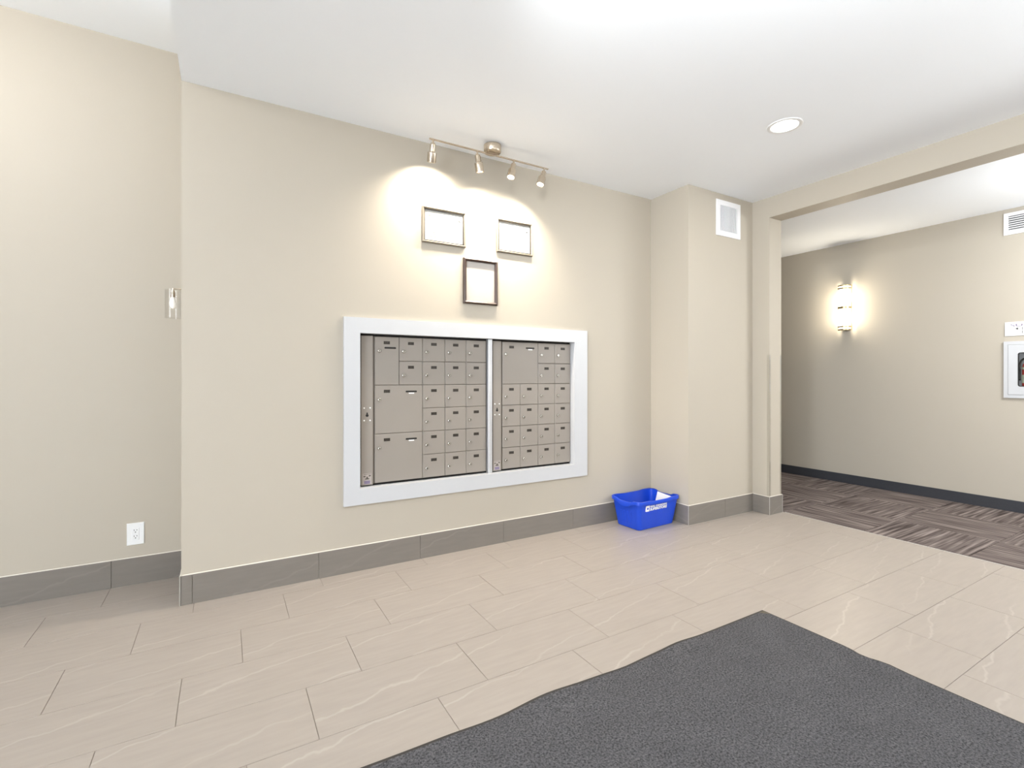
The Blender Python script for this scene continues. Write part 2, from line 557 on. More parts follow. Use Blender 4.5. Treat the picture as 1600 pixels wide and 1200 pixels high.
struct('ceiling_foyer', box(-3.7, XR, -3.2, YR, HF, 3.3), CEIL)
struct('ceiling_hall', box(XJ, XH, -3.2, 6.0, HH, 3.0), CEIL)

# floor: grout bed with every tile a part of its own
floor = struct('floor', box(-3.7, 4.142, -3.2, YR + 0.2, -0.06, -0.0022), GROUT)
TL, TW, G = 0.6098, 0.3028, 0.0022
full_tile = None
rows_y = [3.182 - TW * k for k in range(-1, 10)]      # far edge of each row
for k, yt in zip(range(-1, 10), rows_y):
    y1, y0 = yt - G / 2, yt - TW + G / 2
    y1 = min(y1, YR - 0.001)
    xj = (-0.745 + 0.4043 * k)
    x = xj - TL * math.ceil((xj + 1.55) / TL)
    while x < 4.138:
        a, b = x + G / 2, min(x + TL - G / 2, 4.138)
        if b - a > 0.01:
            whole = abs((b - a) - (TL - G)) < 1e-6 and abs((y1 - y0) - (TW - G)) < 1e-6
            if whole and full_tile is not None:
                o = full_tile.copy(); COL.objects.link(o); o.parent = floor
            else:
                hx, hy = (b - a) / 2, (y1 - y0) / 2
                o = obj('floor_tile', box(-hx, hx, -hy, hy, -0.008, 0, 0.0006), TILE, floor)
                if whole: full_tile = o
            o.location = ((a + b) / 2, (y0 + y1) / 2, random.uniform(-0.0002, 0.0002))
        x += TL
struct('floor_beyond', join(box(-3.7, -1.6, -3.2, YR - 0.002, -0.004, -0.0004), box(-1.6, 4.14, -3.2, 0.14, -0.004, -0.0004)), TILE)

hall_floor = struct('floor_hall', box(4.142, XH, -3.2, 6.0, -0.06, -0.004), RUBBER)
xs = [4.143, 4.70, 5.305, XH]
ys = [2.452 + 0.607 * k for k in range(-6, 7)]
for i in range(3):
    for j in range(len(ys) - 1):
        if ys[j] > 4.5: continue
        cx, cy = (xs[i] + xs[i + 1]) / 2, (ys[j] + ys[j + 1]) / 2
        hx, hy = (xs[i + 1] - xs[i]) / 2 - .0012, (ys[j + 1] - ys[j]) / 2 - .0012
        turn = (i + j) % 2 == 1
        if turn:
            o = obj('carpet_tile', box(-hy, hy, -hx, hx, -0.006, 0.001, 0.001), CARPET, hall_floor, (cx, cy, 0))
            o.rotation_euler = (0, 0, PI / 2)
        else:
            o = obj('carpet_tile', box(-hx, hx, -hy, hy, -0.006, 0.001, 0.001), CARPET, hall_floor, (cx, cy, 0))
struct('trim_1', box(4.1385, 4.1435, -2.6, YJ - 0.02, -0.004, 0.0022, 0.0008), METALTRIM)

# baseboards of grey porcelain, one piece per tile
BH, BT = 0.150, 0.0075


def baseboard(name, p0, p1, normal, joints):
    """Run from p0 to p1 (xy) on a wall whose outward normal is given; joints are distances from p0."""
    d = Vector((p1[0] - p0[0], p1[1] - p0[1])); L = d.length; d /= L
    nrm = Vector(normal)
    par = bpy.data.objects.new(name, None); COL.objects.link(par); par['kind'] = 'structure'
    ang = math.atan2(d.y, d.x)
    side = 1 if (Vector((-d.y, d.x)) - nrm).length < 0.1 else -1
    par.location = (p0[0], p0[1], 0); par.rotation_euler = (0, 0, ang)
    cuts = [0] + sorted(joints) + [L]
    for a, b in zip(cuts[:-1], cuts[1:]):
        if b - a < 0.004: continue
        hl = (b - a) / 2 - 0.0008
        y0, y1 = (0.0, BT) if side > 0 else (-BT, 0.0)
        o = obj('base_tile', box(-hl, hl, y0, y1, -0.001, BH, 0.0008), BASETILE, par)
        o.location = ((a + b) / 2, 0, 0)
    y0, y1 = (0.0, BT - .001) if side > 0 else (-BT + .001, 0.0)
    obj('caulk_bead', box(0.002, L - 0.002, y0, y1, BH - .001, BH + 0.004, 0.001), CAULK, par)
    return par


baseboard('baseboard_left', (-1.6, YR), (XR, YR), (0, -1), [0.45, 1.063])
baseboard('baseboard_return', (XR, YW - BT), (XR, YR - BT), (-1, 0), [])
baseboard('baseboard_back', (XR, YW), (XC, YW), (0, -1), [0.047 + 0.61 * k for k in range(6)])
baseboard('baseboard_column_side', (XC, YC - BT), (XC, YW - BT), (-1, 0), [])
baseboard('baseboard_column', (XC, YC), (XO, YC), (0, -1), [0.44])
baseboard('baseboard_right', (XO, YJ - BT), (XO, YC - BT), (-1, 0), [])
baseboard('baseboard_jamb', (XO, YJ), (XJ + BT, YJ), (0, -1), [])
for k, (x, y) in enumerate([(XR - BT, YW - BT), (XC - BT, YC - BT), (XO - BT, YJ - BT), (XJ + BT, YJ - BT)]):
    struct('trim_%d' % (k + 2), box(x - .001, x + .0025, y - .001, y + .0025, 0, BH + 0.003, 0.0006), METALTRIM)
struct('baseboard_hall', box(XH - 0.006, XH, -3.2, 6.0, 0.0, 0.10, 0.002), COVE)

# ------------------------------------------------------------------ mailbox surround: four mitred white boards and an aluminium mullion
sur = thing('mailbox_surround', 'wide white painted frame boxed around both mailbox banks on the beige wall', 'frame', (1.5155, YW, 0.397))
ox, oz = 1.5155, 0.397
FX0, FX1, FZ0, FZ1 = 0.604, 2.427, 0.397, 1.517
IX0, IX1, IZ0, IZ1 = 0.6985, 2.304, 0.492, 1.4245
FY0, FY1 = 2.981, 3.046


def mitre_board(outer, inner):
    """A board between one outer edge and one inner edge, running back into the wall opening."""
    bm = bmesh.new()
    (ax, az), (bx, bz) = outer
    (cx_, cz), (dx, dz) = inner
    f = [(ax, az), (bx, bz), (dx, dz), (cx_, cz)]
    fr = [bm.verts.new((x - ox, FY0 - YW, z - oz)) for x, z in f]
    yb = [0.0, 0.0, FY1 - YW, FY1 - YW]
    ba = [bm.verts.new((x - ox, y, z - oz)) for (x, z), y in zip(f, yb)]
    bm.faces.new(fr); bm.faces.new(ba)
    for i in range(4):
        j = (i + 1) % 4
        bm.faces.new((fr[i], fr[j], ba[j], ba[i]))
    return bm


O = [(FX0, FZ0), (FX1, FZ0), (FX1, FZ1), (FX0, FZ1)]
I = [(IX0, IZ0), (IX1, IZ0), (IX1, IZ1), (IX0, IZ1)]
for k, nm in enumerate(('rail', 'stile', 'rail', 'stile')):
    j = (k + 1) % 4
    obj(nm, mitre_board((O[k], O[j]), (I[k], I[j])), WHITE, sur)
obj('mullion', box(1.576 - ox, 1.607 - ox, 3.008 - YW, 3.045 - YW, IZ0 - oz, IZ1 - oz, 0.002), SILVER, sur)

# ------------------------------------------------------------------ the two mailbox banks
RZ = [1.412, 1.2605, 1.1095, 0.9585, 0.8075, 0.6565, 0.5055]
DY = 3.030                            # front of the doors


def mailbox_bank(label, x0, x1, strip, cols, doors):
    cx = (x0 + x1) / 2
    t = thing('mailbox_cabinet', label, 'mailbox', (cx, 3.1, IZ0), 'banks of apartment mailboxes')
    P = lambda x0, x1, y0, y1, z0, z1, *a: box(x0 - cx, x1 - cx, y0 - 3.1, y1 - 3.1, z0 - IZ0, z1 - IZ0, *a)
    obj('body', P(x0 + .004, x1 - .004, DY + 0.012, 3.36, 0.5045, 1.4125), MAILEDGE, t)
    obj('gap_shade_sheet', P(x0 - (.033 if x0 < 1 else .033), x1 + (.0 if x0 < 1 else .033), DY + 0.018, DY + 0.024, 0.462, 1.457), GAPSHADE, t)  # black sheet paints the shade in the gap inside the surround
    # locking side panel with hinge, rivets, keyhole and sticker
    a, b = strip
    pn = obj('side_panel', P(a, b, DY - 0.004, DY + 0.014, 0.500, 1.414, 0.002), MAILBOX, t)
    prof = []
    for i in range(46):
        z = 0.505 + i * 0.0197
        prof += [(0.0042, z - IZ0), (0.0042, z + 0.0165 - IZ0), (0.0026, z + 0.017 - IZ0), (0.0026, z + 0.0193 - IZ0)]
    obj('hinge', lathe(prof, (a - 0.0045 - cx, DY + 0.004 - 3.1, 0), seg=8), MAILEDGE, pn)
    mx = (a + b) / 2
    for rx in (-0.018, 0.018):
        for rz in (0.895, 0.971):
            obj('rivet', lathe([(0.0048, 0), (0.0046, 0.0015), (0.003, 0.003), (0.0, 0.0036)], (mx + rx - cx, DY - 0.004 - 3.1, rz - IZ0), (0, -1, 0), 12), PRINT, pn, smooth=True)
    obj('keyhole', join(lathe([(0.009, 0), (0.009, 0.0012)], (mx - cx, DY - 0.004 - 3.1, 0.926 - IZ0), (0, -1, 0), 16),
                        lathe([(0.005, 0), (0.005, 0.0014)], (mx - cx, DY - 0.004 - 3.1, 0.939 - IZ0), (0, -1, 0), 12)), BLACK, pn)
    st = obj('sticker', P(mx - 0.026, mx + 0.026, DY - 0.0046, DY - 0.0038, 0.507, 0.572), MAILBOX, pn)
    st.data.materials.clear(); st.data.materials.append(grain(mat('faded_sticker', (0.40, 0.355, 0.33, 1), 0.6), 60, 0.1))
    ink = [(-0.018, 0.018, 0.509, 0.528, PURPLE)]
    for (p, q, r, s, m_) in ink:
        obj('sticker_panel', P(mx + p, mx + q, DY - 0.0050, DY - 0.0045, r, s), m_, pn)
    marks = join(P(mx - .022, mx + .022, DY - .005, DY - .0045, 0.566, 0.5675), P(mx - .022, mx - .010, DY - .005, DY - .0045, 0.551, 0.557),
                 P(mx + .010, mx + .022, DY - .005, DY - .0045, 0.553, 0.560), P(mx - .012, mx + .012, DY - .005, DY - .0045, 0.536, 0.542),
                 P(mx - .004, mx + .004, DY - .005, DY - .0045, 0.542, 0.552))
    obj('sticker_print', marks, FRAMEDARK, pn)
    # doors: (col0, col1, row0, row1, slot)
    for c0, c1, r0, r1, slot in doors:
        g = 0.0014
        xa, xb, zt, zb = cols[c0] + g, cols[c1] - g, RZ[r0] - g, RZ[r1] + g
        d = obj('mailbox_door', P(xa, xb, DY, DY + 0.018, zb, zt, 0.0022), MAILBOX, t)
        lx, lz = xa + 0.027, zt - 0.088
        lk = lathe([(0.0112, 0), (0.0112, 0.004), (0.0100, 0.0085), (0.0080, 0.0100), (0.0072, 0.0085), (0, 0.0085)],
                   (lx - cx, DY - 3.1, lz - IZ0), (0, -1, 0), 18)
        kf = len(lk.faces)
        add_box(lk, lx - cx - .0014, lx - cx + .0014, DY - 3.1 - .0092, DY - 3.1 - .0080, lz - IZ0 - .005, lz - IZ0 + .005)
        lk.faces.ensure_lookup_table()
        for f in lk.faces[kf:]: f.material_index = 1
        obj('lock', lk, LOCKM, d, smooth=True, mats=[LOCKM, BLACK])
        px = (xa + xb) / 2 if slot is None else xa + 0.075
        if slot == 'tall': px = xa + 0.074
        pl = obj('number_plate', P(px - 0.0195, px + 0.0195, DY - 0.0012, DY + 0.001, zt - 0.0455, zt - 0.0270, 0.0005), PLATE, d)
        if slot:
            sx = xa + 0.096 if slot == 'tall' else xa + 0.232
            sz = zt - 0.068 if slot == 'tall' else zt - 0.040
            hw = 0.037
            M = Matrix.Translation((sx - cx, DY - 3.1 + 0.001, sz - IZ0)) @ Matrix.Rotation(PI / 2, 4, 'X')
            obj('mail_slot', prism(rrect(2 * hw, 0.011, 0.005), M, 0.0022), BLACK, d)
            if slot == 'wide':
                obj('slot_tab', P(sx - 0.017, sx + 0.019, DY - 0.0016, DY, sz - 0.0145, sz - 0.0068, 0.0005), PRINT, d)
    return t


def plate_material():
    m = mat('black_number_plate', (0.02, 0.017, 0.014, 1), 0.45)
    n, l = nodes(m)
    b = n['Principled BSDF']
    tc = n.new('ShaderNodeTexCoord')
    mp = n.new('ShaderNodeMapping'); mp.inputs['Scale'].default_value = (1, 0.0, 1)
    l.new(tc.outputs['Object'], mp.inputs['Vector'])
    nz = n.new('ShaderNodeTexNoise'); nz.inputs['Scale'].default_value = 260; nz.inputs['Detail'].default_value = 1
    l.new(mp.outputs[0], nz.inputs['Vector'])
    cr = n.new('ShaderNodeValToRGB')
    cr.color_ramp.elements[0].position = 0.5; cr.color_ramp.elements[0].color = (0.022, 0.017, 0.013, 1)
    cr.color_ramp.elements[1].position = 0.75; cr.color_ramp.elements[1].color = (0.11, 0.095, 0.08, 1)
    l.new(nz.outputs['Fac'], cr.inputs[0]); l.new(cr.outputs[0], b.inputs['Base Color'])
    return m


PLATE = plate_material()
small = lambda c, rows: [(c, c + 1, r, r + 1, None) for r in rows]
mailbox_bank('left bank of taupe metal mailboxes with three large parcel doors', 0.6985, 1.575, (0.714, 0.786),
             [0.797, 0.951, 1.106, 1.262, 1.416, 1.570],
             [(0, 1, 0, 2, 'tall'), (0, 2, 2, 4, 'wide'), (0, 2, 4, 6, 'wide')] + small(1, (0, 1)) + small(2, range(6)) + small(3, range(6)) + small(4, range(6)))
mailbox_bank('right bank of taupe metal mailboxes with one large parcel door at its top left', 1.608, 2.306, (1.620, 1.687),
             [1.698, 1.848, 2.001, 2.154, 2.300],
             [(0, 2, 0, 2, 'wide')] + small(0, range(2, 6)) + small(1, range(2, 6)) + small(2, range(6)) + small(3, range(6)))

# ------------------------------------------------------------------ framed certificates and the empty brown frame


def picture(label, x0, x1, z0, z1, depth, fw, m_frame, m_paper, cat='picture frame', name='picture_frame', bead=None):
    cx, cz = (x0 + x1) / 2, (z0 + z1) / 2
    W, H_ = x1 - x0, z1 - z0
    t = thing(name, label, cat, (cx, YW, z0))
    oo = [(-W / 2, 0), (W / 2, 0), (W / 2, H_), (-W / 2, H_)]
    ii = [(-W / 2 + fw, fw), (W / 2 - fw, fw), (W / 2 - fw, H_ - fw), (-W / 2 + fw, H_ - fw)]
    for k in range(4):
        j = (k + 1) % 4
        bm = bmesh.new()
        f = [oo[k], oo[j], ii[j], ii[k]]
        mid = [tuple(a * .55 + b * .45 for a, b in zip(oo[q], ii[q])) for q in (k, j)]
        A = [bm.verts.new((x, -depth * .72, z)) for x, z in (oo[k], oo[j])]
        Mv = [bm.verts.new((x, -depth, z)) for x, z in mid]
        Bv = [bm.verts.new((x, -depth * .62, z)) for x, z in (ii[k], ii[j])]
        A0 = [bm.verts.new((x, -0.001, z)) for x, z in (oo[k], oo[j])]
        B0 = [bm.verts.new((x, -0.001, z)) for x, z in (ii[k], ii[j])]
        for q in ((A[0], A[1], Mv[1], Mv[0]), (Mv[0], Mv[1], Bv[1], Bv[0]), (Bv[0], Bv[1], B0[1], B0[0]), (A0[0], A0[1], A[1], A[0]), (A0[0], A0[1], B0[1], B0[0])):
            bm.faces.new(q)
        bm.faces.new((A0[0], A[0], Mv[0], Bv[0], B0[0])); bm.faces.new((A0[1], A[1], Mv[1], Bv[1], B0[1]))
        obj('frame_side', bm, m_frame, t)
    if bead:
        for (a, b, c, d) in ((-W / 2 + fw, W / 2 - fw, fw, fw + bead), (-W / 2 + fw, W / 2 - fw, H_ - fw - bead, H_ - fw),
                             (-W / 2 + fw, -W / 2 + fw + bead, fw, H_ - fw), (W / 2 - fw - bead, W / 2 - fw, fw, H_ - fw)):
            obj('inner_bead', box(a, b, -depth * .60, -0.003, c, d), FRAMEDARK, t)
    obj('sheet', box(-W / 2 + fw * .6, W / 2 - fw * .6, -0.0045, -0.0015, fw * .6, H_ - fw * .6), m_paper, t)
    return t, W, H_


def certificate(label, x0, x1, z0, z1, full):
    t, W, H_ = picture(label, x0, x1, z0, z1, 0.020, 0.013, CHAMP, CERT, 'certificate', 'framed_certificate', 0.0055)
    y0, y1 = -0.0050, -0.0043
    B = lambda a, b, c, d: box(a, b, y0, y1, c, d)
    e = 0.028
    obj('border_line', join(B(-W / 2 + e, W / 2 - e, e, e + .0012), B(-W / 2 + e, W / 2 - e, H_ - e, H_ - e + .0012),
                            B(-W / 2 + e, -W / 2 + e + .0012, e, H_ - e), B(W / 2 - e - .0012, W / 2 - e, e, H_ - e)), PALEINK, t)
    lx, lz = -W / 2 + 0.053, H_ - 0.062
    ring = lathe([(0.0075, 0), (0.0105, 0), (0.0105, .0006), (0.0075, .0006)], (lx, -0.0044, lz), (0, -1, 0), 20, caps=False)
    roof = prism([(lx - .006, lz + .009), (lx + .006, lz + .009), (lx, lz + .018)], Matrix.Translation((0, -0.0044, 0)) @ Matrix.Rotation(PI / 2, 4, 'X'), .0006)
    obj('emblem', join(ring, roof), GOLDINK, t)
    obj('emblem_caption', join(*[B(lx - .018 + i * .0095, lx - .0115 + i * .0095, lz - .022, lz - .016) for i in range(4)]), PALEINK, t)
    sx, sz = W / 2 - 0.045, H_ - 0.062
    obj('stamp', prism([(sx - .009, sz), (sx - .002, sz + .006), (sx + .008, sz + .001), (sx + .010, sz - .005), (sx, sz - .004)],
                       Matrix.Translation((0, -0.0044, 0)) @ Matrix.Rotation(PI / 2, 4, 'X'), .0006), INK, t)
    if full:
        ln = [(-.05, .05, .115), (-.02, .09, .100), (-.06, .06, .088), (-.09, .09, .070), (-.075, .085, .058), (-.10, -.04, .042), (-.02, .05, .042)]
    else:
        ln = [(.03, .085, .075), (.045, .08, .066), (.05, .085, .058)]
    obj('text_lines', join(*[B(a, b, c, c + .0022) for a, b, c in ln]), PALEINK, t)
    return t


certificate('left of the two pale certificates in thin champagne frames, with several text lines', 1.088, 1.394, 2.026, 2.256, True)
certificate('right of the two pale certificates in thin champagne frames, nearly blank sheet', 1.631, 1.925, 2.032, 2.264, False)
picture('dark brown upright picture frame with a blank cream sheet above the mailboxes', 1.378, 1.636, 1.655, 1.961, 0.022, 0.020, BROWN, MATBOARD)

# ------------------------------------------------------------------ track light
TY, TZ = 2.82, 2.609
tr = thing('track_light', 'brushed nickel four-spot track light on the ceiling above the certificates', 'light', (1.507, TY, HC))
L0 = Vector((1.507, TY, HC))
obj('canopy', lathe([(0.057, -0.0005), (0.057, -0.040), (0.053, -0.047), (0.0, -0.047)], seg=40), NICKEL, tr, smooth=True)
obj('mounting_bracket', box(-0.036, 0.036, -0.009, 0.009, -0.056, -0.046, 0.002), NICKEL, tr)
obj('bar', box(1.072 - 1.507, 1.948 - 1.507, -0.006, 0.006, TZ - HC - 0.003, TZ - HC + 0.005, 0.0015), NICKEL, tr)
HEADS = [(1.096, (0.10, 0.55, -1.0)), (1.397, (0.24, 0.10, -1.0)), (1.668, (-0.30, -0.12, -1.0)), (1.912, (-0.36, -0.06, -1.0))]
for hx, d in HEADS:
    d = Vector(d).normalized()
    p = Vector((hx - 1.507, 0, TZ - HC - 0.003))
    st = p + Vector((0, 0, -0.020))
    hd = obj('spot_head', lathe([(0.020, 0.046), (0.0265, 0.050), (0.0275, 0.054), (0.0275, 0.106), (0.026, 0.108), (0.0235, 0.106), (0.0225, 0.098), (0.0, 0.098)], st, d, 28), NICKEL, tr, smooth=True)
    obj('stem', lathe([(0.006, 0.0), (0.006, 0.022)], p, (0, 0, -1), 12), NICKEL, hd, smooth=True)
    obj('neck', lathe([(0.0, -0.004), (0.010, -0.002), (0.0165, 0.004), (0.0175, 0.012), (0.0175, 0.042), (0.020, 0.047), (0.0, 0.047)], st, d, 24), NICKEL, hd, smooth=True)
    obj('knuckle', lathe([(0.0, -0.013), (0.008, -0.012), (0.008, 0.012), (0.0, 0.013)], st + d * 0.004, Vector((1, 0, 0)), 14), NICKEL, hd, smooth=True)
    obj('lens', lathe([(0.0, 0.1005), (0.0222, 0.1005), (0.0222, 0.0990), (0, 0.0990)], st, d, 24, caps=False), LENS, hd)
    tip = L0 + st + d * 0.112
    lamp('track_spot', 'SPOT', tip, 40, WARM, d, spot_size=math.radians(150), spot_blend=1.0, shadow_soft_size=0.02)

# ------------------------------------------------------------------ recessed downlight
dl = thing('recessed_downlight', 'round recessed ceiling light with white trim, lit, near the passage', 'light', (2.9, 1.708, HC))
obj('trim_ring', lathe([(0.074, -0.0035), (0.082, -0.006), (0.094, -0.004), (0.098, 0.0005), (0.074, 0.0005)], seg=48, caps=False), WHITEPL, dl, smooth=True)
obj('lens', lathe([(0.0, -0.0025), (0.0745, -0.0025), (0.0745, -0.001), (0, -0.001)], seg=40, caps=False), DLENS, dl)

# ------------------------------------------------------------------ supply vents
def vent(name, label, loc, rotz, W, H_, vertical, nsl, bw):
    """Grille facing local -y, hung with its centre at loc."""
    t = thing(name, label, 'vent', loc, None, (0, 0, rotz))
    o4 = [(-W / 2, -H_ / 2), (W / 2, -H_ / 2), (W / 2, H_ / 2), (-W / 2, H_ / 2)]
    i4 = [(-W / 2 + bw, -H_ / 2 + bw), (W / 2 - bw, -H_ / 2 + bw), (W / 2 - bw, H_ / 2 - bw), (-W / 2 + bw, H_ / 2 - bw)]
    bm = bmesh.new()
    lay = [[bm.verts.new((x, y, z)) for x, z in q] for q, y in ((o4, 0.0), (o4, -0.006), ([(x * .985, z * .985) for x, z in o4], -0.010), (i4, -0.010), (i4, 0.0))]
    for a, b in zip(lay, lay[1:] + lay[:1]):
        for k in range(4):
            j = (k + 1) % 4
            bm.faces.new((a[k], a[j], b[j], b[k]))
    obj('vent_frame', bm, VENTM, t)
    iw, ih = W - 2 * bw, H_ - 2 * bw
    obj('duct_backing', box(-iw / 2, iw / 2, -0.0012, -0.0002, -ih / 2, ih / 2), DUCT, t)
    span = iw if vertical else ih
    sl = None
    for k in range(nsl):
        c = -span / 2 + (k + 0.5) * span / nsl
        if sl is None:
            if vertical:
                bm = box(-.0022, .0022, -.0085, -.0015, -ih / 2, ih / 2)
            else:
                bm = box(-iw / 2, iw / 2, -.0085, -.0015, -.004, .004)
                for v in bm.verts:
                    if v.co.y < -.004: v.co.z -= .004
            sl = o = obj('slat', bm, VENTM, t)
        else:
            o = sl.copy(); COL.objects.link(o); o.parent = t
        o.location = (c, 0, 0) if vertical else (0, 0, c)
    return t


vent('air_vent', 'white air vent with upright slats high on the column', (3.6195, YC, 2.470), 0, 0.309, 0.296, True, 13, 0.042)
vent('air_vent', 'white air vent with level slats high on the hall wall, cut by the picture edge', (XH, 1.33, 2.480), -PI / 2, 0.36, 0.190, False, 7, 0.030)

# ------------------------------------------------------------------ hall wall sconce
SY, SZ0, SZ1 = 2.757, 1.664, 2.150
sc = thing('wall_sconce', 'lit half-round wall sconce with brass bands on the hall wall', 'light', (XH, SY, SZ0))
HS = SZ1 - SZ0
half = dict(a0=PI, a1=2 * PI)


def half_lathe(prof, seg=24):
    """Half round body bulging to -x."""
    bm = bmesh.new()
    rings = []
    for r, h in prof:
        rings.append([bm.verts.new((-0.036 - abs(r * 1.1) * math.sin(PI * i / seg), r * math.cos(PI * i / seg), h)) for i in range(seg + 1)])
    for a, b in zip(rings[:-1], rings[1:]):
        for i in range(seg):
            bm.faces.new((a[i], a[i + 1], b[i + 1], b[i]))
        bm.faces.new((a[0], b[0], b[-1], a[-1]))
    bm.faces.new(rings[0]); bm.faces.new(rings[-1])
    return bm


R_ = 0.064
obj('back_plate', box(-0.037, 0, -.032, .032, 0.0, HS, 0.002), BRASS, sc)
obj('glass_shade', half_lathe([(R_ - .004, 0.012), (R_ - .004, HS - 0.012)]), SGLASS, sc, smooth=True)
for z0, z1, nm, gr in ((0, 0.012, 'bottom_cap', 0.0), (HS - 0.012, HS, 'top_cap', 0.0)):
    obj(nm, half_lathe([(R_ + .001, z0), (R_ + .001, z1)]), BRASS, sc, smooth=True)


def half_band(z, h, r=R_):
    bm = bmesh.new()
    seg = 24
    q = []
    for rr, zz in ((r + .0025, z - h), (r + .0025, z + h), (r - .003, z + h), (r - .003, z - h)):
        q.append([bm.verts.new((-0.036 - rr * 1.1 * math.sin(PI * i / seg), rr * math.cos(PI * i / seg), zz)) for i in range(seg + 1)])
    for a, b in zip(q, q[1:] + q[:1]):
        for i in range(seg):
            bm.faces.new((a[i], a[i + 1], b[i + 1], b[i]))
    bm.faces.new([x[0] for x in q]); bm.faces.new([x[-1] for x in q])
    return bm


for z, h in ((0.036, .007), (HS / 2, .011), (HS - 0.036, .007)):
    obj('brass_band', half_band(z, h), BRASS, sc)
for s in (-1, 1):
    obj('side_bar', box(-0.041, -0.034, s * (R_ + .003) - .0035, s * (R_ + .003) + .0035, 0.0, HS, 0.001), BRASS, sc)
obj('front_bar', box(-0.036 - 1.1 * (R_ * .92) - .004, -0.036 - 1.1 * (R_ * .92), .024, .028, HS / 2 - .06, HS / 2 + .06, 0.0008), BRASS, sc)

for z in (SZ0 + HS * .27, SZ0 + HS * .73):
    lamp('sconce_bulb', 'POINT', (XH - .072, SY, z), 9, (1.0, 0.90, 0.74), shadow_soft_size=0.038)

# ------------------------------------------------------------------ glass sconce at the recess corner
gs = thing('glass_sconce', 'small clear glass cylinder sconce, unlit, at the left wall corner', 'light', (XR, 3.22, 1.479))
gx = -0.052
gl = [(0.037, 0.0), (0.037, 0.155), (0.0345, 0.155), (0.0345, 0.003), (0, 0.003)]
obj('glass_shade', lathe([(0.0, 0.0)] + gl, (gx, 0, 0), seg=36, caps=False), GLASS, gs, smooth=True)
obj('bulb', lathe([(0.0, 0.052), (0.008, 0.056), (0.014, 0.070), (0.0155, 0.085), (0.011, 0.103), (0.008, 0.115), (0.0, 0.116)], (gx, 0, 0), seg=20, caps=False), BULBM, gs, smooth=True)
obj('socket', lathe([(0.0, 0.115), (0.011, 0.115), (0.012, 0.140), (0.008, 0.150), (0.0, 0.151)], (gx, 0, 0), seg=20, caps=False), NICKEL, gs, smooth=True)
obj('arm', box(gx, 0.0, -.004, .004, 0.158, 0.166, 0.001), NICKEL, gs)
obj('arm_drop', lathe([(0.004, 0.148), (0.004, 0.163)], (gx, 0, 0), seg=12), NICKEL, gs)
obj('back_plate', box(-0.006, 0, -.03, .03, 0.10, 0.20, 0.002), NICKEL, gs)

# ------------------------------------------------------------------ power outlet
ol = thing('power_outlet', 'white duplex power outlet low on the recessed left wall', 'outlet', (-0.4305, YR, 0.2815))
bm = box(-.0405, .0405, -.006, 0, -.0615, .0615)
for v in bm.verts:
    if v.co.y < -.003:
        v.co.x *= .93; v.co.z *= .95
obj('cover_plate', bm, WHITEPL, ol)
rc = obj('receptacle', box(-.0165, .0165, -.0078, -.005, -.0335, .0335, .0008), WHITEPL, ol)
for zc in (.0165, -.0165):
    for dx in (-.0062, .0062):
        obj('slot', box(dx - .0012, dx + .0012, -.0082, -.007, zc + .002, zc + .0095), INK, rc)
    obj('ground_hole', lathe([(.0026, 0), (.0026, .0012)], (0, -.0071, zc - .0055), (0, -1, 0), 12), BLACK, rc)

# ------------------------------------------------------------------ acrylic corner guards on the passage jamb
def guard(label, x, y, sx):
    t = thing('corner_guard', label, 'corner guard', (x, y, BH + .006))
    w_, th, hh = 0.019, 0.002, 1.190
    if sx < 0:   # outside corner, faces -x and -y
        pts = [(-th, -th), (w_, -th), (w_, -.0002), (-.0002, -.0002), (-.0002, w_), (-th, w_)]
    else:
        pts = [(th, -th), (th, w_), (.0002, w_), (.0002, -.0002), (-w_, -.0002), (-w_, -th)]
    obj('angle_strip', prism(pts, Matrix.Identity(4), hh), ACRYL, t)
    return t


guard('clear acrylic corner guard on the near edge of the passage jamb', XO, YJ, -1)
guard('clear acrylic corner guard on the far edge of the passage jamb', XJ, YJ, 1)

# ------------------------------------------------------------------ direction sign on the hall wall
sg = thing('direction_sign', 'white direction sign with arrow and suite numbers on the hall wall', 'sign', (XH, 1.30, 1.512), None, (0, 0, -PI / 2))
SW, SH = 0.405, 0.120
obj('sign_board', box(-SW / 2, SW / 2, -.006, 0, 0, SH, .0012), WHITEPL, sg)
TM = lambda x, z: Matrix.Translation((x, -.0062, z)) @ Matrix.Rotation(PI / 2, 4, 'X')
obj('sign_heading', text_mesh('SUITES', .030, TM(-SW / 2 + .034, .080), .0003, .0003, .20), PURPLE, sg)
obj('arrow', prism([(0, .0105), (.017, 0), (.017, .021)], TM(-SW / 2 + .066, .050), .0004), INK, sg)
obj('sign_numbers', join(text_mesh('123', .034, TM(-SW / 2 + .100, .049), .0003, .0), text_mesh('125', .034, TM(-SW / 2 + .100, .019), .0003, .0)), INK, sg)

# ------------------------------------------------------------------ fire extinguisher cabinet
fc = thing('extinguisher_cabinet', 'white metal fire extinguisher cabinet with a window below the direction sign', 'cabinet', (XH + 0.088, 1.315, 0.979), None, (0, 0, -PI / 2))
CW, CH = 0.385, 0.486
bm = bmesh.new()
o4 = [(-CW / 2, 0), (CW / 2, 0), (CW / 2, CH), (-CW / 2, CH)]
q = .028
i4 = [(-CW / 2 + q, q), (CW / 2 - q, q), (CW / 2 - q, CH - q), (-CW / 2 + q, CH - q)]
lay = [[bm.verts.new((x, y, z)) for x, z in p] for p, y in ((o4, 0), (o4, -.103), (i4, -.103), (i4, -.006))]
for a, b in zip(lay[:-1], lay[1:]):
    for k in range(4):
        j = (k + 1) % 4
        bm.faces.new((a[k], a[j], b[j], b[k]))
bm.faces.new(lay[0]); bm.faces.new(lay[-1])
obj('cabinet_box', bm, WHITE, fc)
